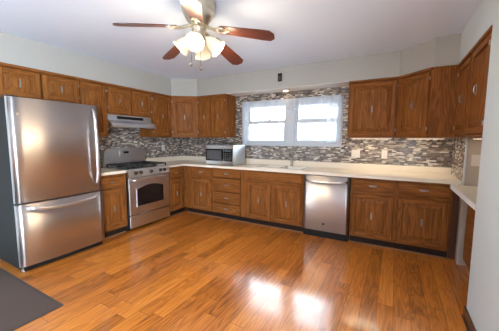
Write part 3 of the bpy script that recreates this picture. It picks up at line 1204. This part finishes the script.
# ------------------------------------------------------------------ dishwasher
DX0, DX1 = 2.857, 3.474
dw = thing('dishwasher', 'stainless dishwasher built in under the counter right of the sink', 'dishwasher', (DX0, -0.635, 0))
DWW = DX1 - DX0
MB().box(0.004, DWW - 0.004, 0.04, 0.60, 0.095, 0.872).build('body', range_side, dw)
b = MB()
n = 14
pts = []
for k in range(n + 1):
    t = k / n
    pts.append((0.006 + (DWW - 0.012) * t, -0.002 * (1 - (2 * t - 1) ** 2)))
poly = pts + [(DWW - 0.006, 0.039), (0.006, 0.039)]
A = [b.bm.verts.new((x, y, 0.10)) for x, y in poly]
B = [b.bm.verts.new((x, y, 0.866)) for x, y in poly]
b.bm.faces.new(A[::-1])
b.bm.faces.new(B)
for k in range(len(poly)):
    f = b.bm.faces.new((A[k], A[(k + 1) % len(poly)], B[(k + 1) % len(poly)], B[k]))
    f.smooth = k < n
dd = b.build('door', stainless_dw, dw)
b = MB()
hp = []
for k in range(13):
    t = k / 12
    hp.append((0.02 + (DWW - 0.04) * t, -0.008 - 0.045 * min(1, math.sin(math.pi * t) * 2.2), 0.806 - 0.014 * math.sin(math.pi * t)))
b.tube(hp, 0.015, 12, flat=0.8)
b.build('handle', stainless_bright, dd)
b = MB()
b.lathe([(0.016, 0), (0.016, 0.002)], (0.295, -0.0105, 0.205), (0, -1, 0), seg=20, cap1=True)
b.build('badge', dark_metal, dd)
MB().box(0.004, DWW - 0.004, 0.03, 0.05, 0.0, 0.0935).build('toe_kick', black_plastic, dw)

# ------------------------------------------------------------------ microwave
mw = thing('microwave', 'stainless microwave with black door on the counter below the left wall cabinet', 'microwave', (1.07, -0.56, CT1), 0.5)
MWW, MWD, MWH, Z0 = 0.561, 0.417, 0.331, 0.011
MB().box(0.002, MWW - 0.002, 0.022, MWD, Z0, Z0 + MWH, bevel=0.004).build('body', steel('painted_silver', (0.62, 0.64, 0.68), 0.34), mw)
b = MB()
b.box(0, MWW, 0, 0.021, Z0, Z0 + MWH, bevel=0.004)
fc = b.build('front_panel', stainless, mw)
md = MB().box(0.006, 0.375, -0.012, -0.0005, Z0 + 0.062, Z0 + 0.268, bevel=0.003).build('door', glass_dark, mw)
MB().box(0.03, 0.33, -0.0128, -0.0121, Z0 + 0.09, Z0 + 0.245).build('door_screen', simple('door_mesh_grey', (0.09, 0.09, 0.10), 0.12, noise=0.2, nscale=400), md)
cp = MB().box(0.385, MWW - 0.012, -0.012, -0.0005, Z0 + 0.062, Z0 + 0.268, bevel=0.003).build('keypad', glass_dark, mw)
MB().box(0.40, MWW - 0.03, -0.0128, -0.0121, Z0 + 0.225, Z0 + 0.255).build('display', display_mat, cp)
b = MB()
for r_ in range(4):
    for c_ in range(3):
        b.box(0.405 + c_ * 0.043, 0.437 + c_ * 0.043, -0.0127, -0.0121, Z0 + 0.08 + r_ * 0.034, Z0 + 0.104 + r_ * 0.034)
b.build('buttons', simple('button_grey', (0.05, 0.055, 0.06), 0.3, noise=0.1), cp)
b = MB()
b.tube([(0.362, -0.012, Z0 + 0.085), (0.362, -0.034, Z0 + 0.095), (0.362, -0.036, Z0 + 0.165), (0.362, -0.034, Z0 + 0.235), (0.362, -0.012, Z0 + 0.245)], 0.007, 8)
b.build('handle', black_plastic, md)
for x in (0.05, MWW - 0.05):
    for y in (0.06, MWD - 0.05):
        MB().lathe([(0.014, 0.0003), (0.014, Z0 + 0.0005)], (x, y, 0), seg=12, cap0=True).build('foot', black_plastic, mw)

# ------------------------------------------------------------------ ceiling fan
FX, FYc, FZ = 2.515, -2.44, 2.265
fan = thing('ceiling_fan', 'ceiling fan with five mahogany blades and a lit lamp cluster', 'ceiling fan', (FX, FYc, CEIL))
zc = lambda z: z - CEIL
b = MB()
b.lathe([(0.135, -0.0005), (0.140, -0.02), (0.132, -0.035), (0.137, -0.04), (0.130, -0.08), (0.118, -0.095), (0.121, -0.10), (0.098, -0.145), (0.076, -0.172), (0.072, -0.19), (0.06, -0.20)], seg=40, cap0=True, cap1=True)
b.build('motor_housing', brassy, fan)
b = MB()
b.lathe([(0.055, -0.195), (0.058, -0.215), (0.045, -0.225), (0.042, -0.235), (0.048, -0.25), (0.048, -0.28), (0.03, -0.298), (0.012, -0.306), (0.006, -0.315)], seg=28, cap0=True, cap1=True)
b.build('switch_housing', brassy, fan)
DROOP = R(10.2)
phase = 16.5
for k in range(5):
    a = phase + 72 * k
    ar = R(a)
    tilt = 0.05 * (math.sin(ar)) + 0.005 * math.cos(ar)
    bl = MB()
    # blade outline in local x (outward), y (width)
    L0, L1 = 0.185, 0.63
    outl_ = [(L0, -0.042), (L0 + 0.02, -0.05), (L1 - 0.10, -0.066), (L1 - 0.035, -0.064), (L1, -0.028), (L1, 0.028), (L1 - 0.035, 0.064), (L1 - 0.10, 0.066), (L0 + 0.02, 0.05), (L0, 0.042)]
    bl.prism(outl_, -0.003, 0.003, 'z')
    rotm = Matrix.Rotation(ar, 4, 'Z') @ Matrix.Rotation(DROOP + tilt, 4, 'Y') @ Matrix.Rotation(R(-12), 4, 'X')
    bo = bl.build('blade', mahog, fan)
    bo.matrix_local = Matrix.Translation((0, 0, zc(FZ))) @ rotm
    ir = MB()
    ir.tube([(0.055, 0, 0.012), (0.10, 0.0, 0.004), (0.15, 0.0, -0.008), (0.19, 0, -0.008)], [0.016, 0.013, 0.012, 0.010], 10)
    for sy in (-1, 1):
        ir.tube([(0.12, 0, -0.006), (0.155, 0.025 * sy, -0.008), (0.20, 0.032 * sy, -0.007), (0.235, 0.02 * sy, -0.007)], [0.010, 0.009, 0.009, 0.006], 8)
    ir.prism([(0.18, -0.034), (0.25, -0.022), (0.265, 0), (0.25, 0.022), (0.18, 0.034)], -0.0075, -0.0035, 'z')
    io = ir.build('blade_iron', brassy, bo)
# lamp shades
for k in range(4):
    a = R(-62 + 90 * k)
    d = Vector((math.cos(a), math.sin(a), 0))
    ax = (d * 0.74 + Vector((0, 0, -0.67))).normalized()
    p0 = Vector((0, 0, -0.258)) + d * 0.036
    am = MB()
    am.tube([Vector((0, 0, -0.255)), Vector((0, 0, -0.25)) + d * 0.03, p0 + ax * 0.035], [0.012, 0.011, 0.013], 8)
    am.lathe([(0.014, 0.02), (0.026, 0.03), (0.028, 0.055)], p0, ax, seg=18, cap0=True, cap1=True)
    ao = am.build('lamp_arm', brassy, fan)
    sh = MB()
    sh.lathe([(0.027, 0.048), (0.034, 0.058), (0.048, 0.085), (0.056, 0.115), (0.062, 0.145), (0.074, 0.168), (0.0715, 0.169), (0.059, 0.146), (0.053, 0.115), (0.045, 0.086), (0.031, 0.06)], p0, ax, seg=28)
    sh.build('lamp_shade', shade_mat, ao)
    bu = MB()
    bu.lathe([(0.012, 0.055), (0.014, 0.075), (0.026, 0.10), (0.031, 0.122), (0.026, 0.143), (0.012, 0.154), (0.001, 0.157)], p0, ax, seg=18, cap0=True)
    bu.build('bulb', bulb_mat, ao)
    pl = bpy.data.lights.new('fan_lamp', 'POINT')
    pl.energy = 7.5
    pl.color = (1.0, 0.80, 0.55)
    pl.shadow_soft_size = 0.04
    po = bpy.data.objects.new('fan_lamp', pl)
    C.objects.link(po)
    po.location = Vector((FX, FYc, CEIL)) + p0 + ax * 0.20
for dx, dy, ln in ((-0.045, -0.025, 0.18), (-0.005, 0.02, 0.205)):
    b = MB()
    b.tube([(dx, dy, -0.31), (dx * 1.3, dy * 1.3, -0.31 - ln + 0.02)], 0.0015, 6)
    b.lathe([(0.002, 0.014), (0.009, 0.006), (0.011, -0.004), (0.006, -0.014), (0.001, -0.017)], (dx * 1.3, dy * 1.3, -0.31 - ln), seg=12)
    b.build('pull_chain', dark_metal, fan)

# ------------------------------------------------------------------ small fixtures
sd = thing('wall_sensor', 'small black box mounted on the soffit above the window', 'sensor', (2.352, -SF, 2.31))
MB().box(-0.033, 0.033, -0.022, -0.0003, -0.06, 0.06, bevel=0.004).build('case', black_plastic, sd)
MB().box(-0.024, 0.024, -0.0235, -0.022, -0.045, 0.02).build('grille', dark_metal, sd)

sl = thing('soffit_light', 'round recessed light glowing under the soffit above the window', 'light', (2.36, -0.10, ZT - 0.004))
b = MB()
b.lathe([(0.062, -0.0005), (0.062, -0.006), (0.048, -0.008)], seg=28)
b.build('trim_ring', trim_white, sl)
MB().lathe([(0.048, -0.003), (0.03, -0.0035), (0.001, -0.004)], seg=24).build('lens', strip_mat, sl)
l = bpy.data.lights.new('soffit_lamp', 'SPOT')
l.energy = 1.6
l.spot_size = R(150)
l.spot_blend = 0.6
l.color = (1.0, 0.76, 0.45)
l.shadow_soft_size = 0.05
lo = bpy.data.objects.new('soffit_lamp', l)
C.objects.link(lo)
lo.location = (2.36, -0.10, ZT - 0.012)


def undercab(label, x0, x1, y, z, power):
    t = thing('under_cabinet_light', label, 'light', ((x0 + x1) / 2, y, z), 0, 'under-cabinet lights')
    w = (x1 - x0) / 2
    MB().box(-w, w, -0.02, 0.02, -0.018, -0.0005, bevel=0.003).build('housing', plastic_white, t)
    MB().box(-w + 0.01, w - 0.01, -0.015, 0.015, -0.0195, -0.0182).build('lens', strip_mat, t)
    area('under_cabinet_lamp', ((x0 + x1) / 2, y, z - 0.022), (0, 0, 0), (x1 - x0) * 0.9, 0.03, power, (1.0, 0.82, 0.58))


undercab('slim light bar glowing under the wall cabinet right of the window', 3.42, 3.92, -0.20, ZB, 1.15)
undercab('slim light bar glowing under the cabinet set into the right-hand wall', 4.62, 5.0, -0.86, ZB, 0.15)
undercab('slim light bar glowing under the angled cabinet in the right corner', 4.08, 4.48, -0.25, ZB, 0.9)


def plate(label, loc, rz, w, h, mat, kind, n=1, name='outlet_plate', cat='outlet', group=None):
    t = thing(name, label, cat, loc, rz, group)
    MB().box(-w / 2, w / 2, -0.006, -0.0003, -h / 2, h / 2, bevel=0.002).build('plate', mat, t)
    for k in range(n):
        cx = (k - (n - 1) / 2) * 0.046
        if kind == 'switch':
            MB().box(cx - 0.005, cx + 0.005, -0.016, -0.0055, -0.004, 0.010, bevel=0.001).build('toggle', mat, t)
        else:
            for cz in (-0.02, 0.02):
                s = MB()
                s.box(cx - 0.016, cx + 0.016, -0.0085, -0.0055, cz - 0.013, cz + 0.013, bevel=0.002, mat=0)
                for dx in (-0.006, 0.006):
                    s.box(cx + dx - 0.0012, cx + dx + 0.0012, -0.0088, -0.0084, cz - 0.005, cz + 0.005, mat=1)
                s.build('socket', [mat, black_plastic], t)
    return t


plate('white double switch plate on the mosaic tile just right of the window', (3.451, -T, 1.149), 0, 0.118, 0.118, plastic_white, 'switch', 2, 'switch_plate', 'switch')
plate('single white outlet plate on mosaic tile below the right wall cabinet', (3.834, -T, 1.149), 0, 0.074, 0.118, plastic_white, 'outlet')
plate('white outlet plate on the left tile between range and corner', (T, -0.545, 1.19), 90, 0.074, 0.118, plastic_white, 'outlet')
plate('beige switch plate on the painted alcove wall above the white-edged counter', (4.70, YJ, 1.147), 0, 0.074, 0.118, plastic_beige, 'switch', 1, 'switch_plate', 'switch')

# ------------------------------------------------------------------ rug
rug = thing('rug', 'dark brown flat rug on the wood floor beside the fridge', 'rug', (0.95, -4.0, 0))
b = MB()
b.box(-0.68, 0.68, -0.83, 0.815, 0.0005, 0.010, bevel=0.003)
b.build('pile', rug_mat, rug)
b = MB()
x0, x1, y0, y1, w = -0.705, 0.705, -0.855, 0.84, 0.025
for q in ((x0, x1, y0, y0 + w), (x0, x1, y1 - w, y1), (x0, x0 + w, y0 + w, y1 - w), (x1 - w, x1, y0 + w, y1 - w)):
    b.box(*q, 0.0005, 0.011, bevel=0.003)
b.build('binding', rug_edge, rug)
